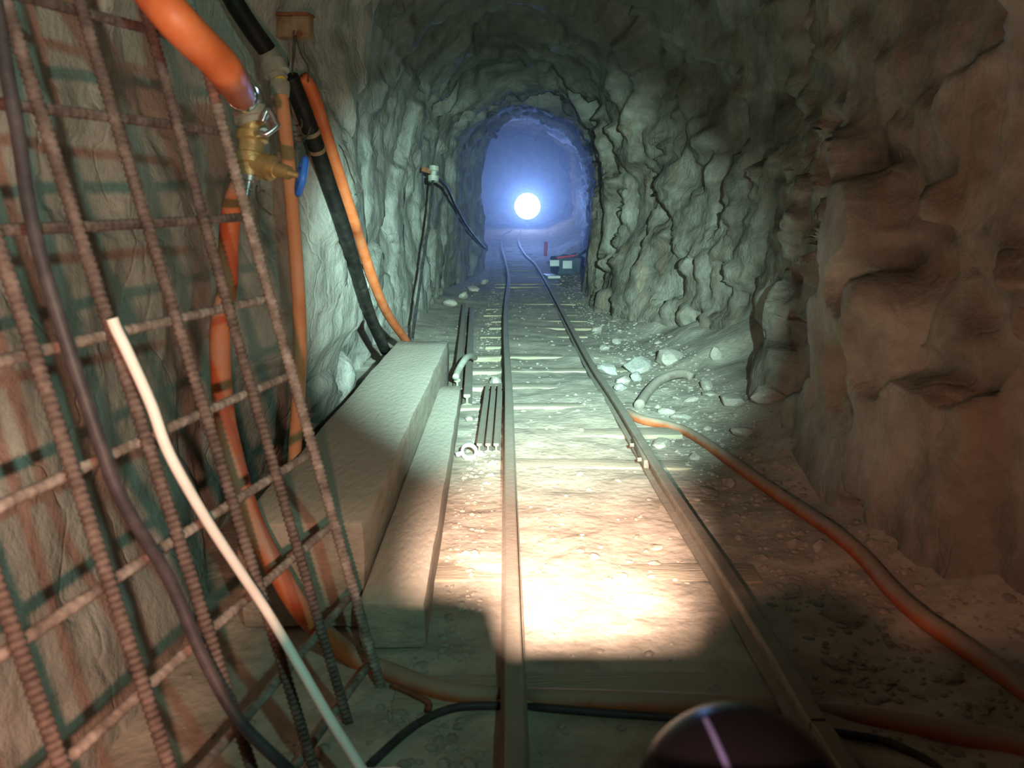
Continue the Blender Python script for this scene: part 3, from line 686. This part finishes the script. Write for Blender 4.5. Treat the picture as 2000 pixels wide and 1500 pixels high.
# stored crates on the right at the bend
p = aty(1108, 548, 15.2); zf = gz(p.x, p.y)
tp = empty('covered_crate', (p.x, p.y, zf), 'dark covered crate with red edging standing by the right wall far along the track', 'crate')
bevel_box('crate_body', (.52, .6, .34), M['tarp'], tp, (p.x + .02, p.y + .3, zf + .17), (0, 0, .2), bev=.05, rough=.09, cuts=3)
bevel_box('red_edge', (.46, .04, .035), M['red'], tp, (p.x + .02, p.y + .0, zf + .35), (0, -.12, .2), bev=.008)
q = aty(1088, 514, 15.0)
for x, y, wd, hh, lb in ((1083, 514, .17, .11, 'smaller white panel on the crate'), (1108, 517, .17, .14, 'larger white panel on the crate')):
    c = aty(x, y, 15.0)
    bevel_box('panel', (wd, .025, hh), M['white_panel'], tp, c, (-.12, 0, .05), bev=.004)['label'] = lb
tag(bevel_box('low_board', (.22, .60, .045), M['white_panel'], None, (rail_x(PR, 14.7) + .18, 14.7, .052), (0, 0, .1), bev=.008), 'flat pale board on the ground in front of the dark crate', 'board')
tag(tube('red_marker', [aty(1067, 472, 18.2), aty(1065, 500, 18.2)], .04, M['red'], seg=10, n=3), 'small red post beside the right rail near the lamp', 'post')
tag(tube('crate_hose', [Vector((p.x + .1, p.y + .3, zf + .36)), Vector((p.x + .2, p.y + .15, zf + .38)), aty(1128, 500, 14.9), aty(1146, 488, 14.4), aty(1158, 472, 14.1)], .03, M['tarp'], seg=8), 'dark hose running from the crate up the right wall', 'hose')

# ------------------------------------------------------------------ lamp dome in view; guessed unseen vehicle body added to cast the floor shadow
guessed_loco = empty('guessed_vehicle', (.3, .1, 0), 'glossy black domed lamp housing on a guessed unseen vehicle body added for its floor shadow', 'vehicle')
bevel_box('guessed_chassis', (.62, 1.5, .22), M['black_steel'], guessed_loco, (.30, -.05, .24), bev=.02)
bevel_box('shadow_console', (.35, .26, .376), M['black_steel'], guessed_loco, (.045, .27, .53), bev=.015)  # unseen block, top edge shaped to cast the floor shadow
for sx in (0, 1):
    for yy_ in (-.45, .4):
        xx_ = (rail_x(PL, 1.3), rail_x(PR, 1.5))[sx]
        lathe('wheel', (xx_ - .03, yy_, .095 + .085), (xx_ + .03, yy_, .095 + .085), [(0, .085), (.7, .085), (.72, .10), (1, .10)] if sx == 0 else [(0, .10), (.28, .10), (.3, .085), (1, .085)], M['black_steel'], guessed_loco, seg=24)
DR = .0775; dc = O + ray(1446, 1592) * .6
dprof = [(0, DR * .98)] + [((.2 + DR * math.sin(t)) / (.2 + DR), DR * math.cos(t)) for t in [math.pi / 2 * k / 14 for k in range(14)]] + [(1, .002)]
dome = lathe('lamp_dome', dc + Vector((0, 0, -.2)), dc + Vector((0, 0, DR)), dprof, M['black_gloss'], guessed_loco, seg=48)
dome.modifiers.clear()
def ondome(px, py):
    d = ray(px, py).normalized(); oc = O - dc; b_ = oc.dot(d); q_ = max(b_ * b_ - (oc.length_squared - (DR + .0005) ** 2), 0)
    return O + d * (-b_ - math.sqrt(q_))
tube('dome_strip', [ondome(1378, 1404), ondome(1390, 1428), ondome(1402, 1455), ondome(1414, 1482), ondome(1428, 1515), ondome(1440, 1545)], .0022, M['strip'], dome, seg=8)  # thin bluish strip laid down the dome
bevel_box('shadow_side_box', (.11, .12, .40), M['black_steel'], guessed_loco, (-.085, .33, .552), bev=.03)  # unseen block added for the left bump of the floor shadow

# ------------------------------------------------------------------ haze around the far lamp
m, nt, b = new_mat('haze'); nt.nodes.remove(b)
vs = N(nt, 'ShaderNodeVolumeScatter'); vs.inputs['Color'].default_value = (.75, .85, 1, 1); vs.inputs['Density'].default_value = .032; vs.inputs['Anisotropy'].default_value = .7
nt.links.new(vs.outputs[0], nt.nodes['Material Output'].inputs['Volume'])
hy = np.linspace(10.5, 26.8, 34); ht = np.linspace(0, 1, 40); HV = []; HF = []
for yv in hy:
    hx, hzv = tunnel_base(np.full(40, yv), ht); cx_ = (hx.min() + hx.max()) / 2; fz_ = float(floor_z(yv))
    HV += [(cx_ + (a_ - cx_) * .97, yv, fz_ + .01 + max(b_ - fz_, 0) * .97) for a_, b_ in zip(hx, hzv)]
for i in range(len(hy) - 1):
    for k in range(40):
        k2 = (k + 1) % 40; HF.append((i * 40 + k, i * 40 + k2, (i + 1) * 40 + k2, (i + 1) * 40 + k))
HF += [tuple(range(39, -1, -1)), tuple((len(hy) - 1) * 40 + k for k in range(40))]
hz = meshobj('haze', HV, HF, m, None, smooth=False)
hz['kind'] = 'stuff'; tag(hz, 'thin bluish haze glowing around the white lamp', 'haze')
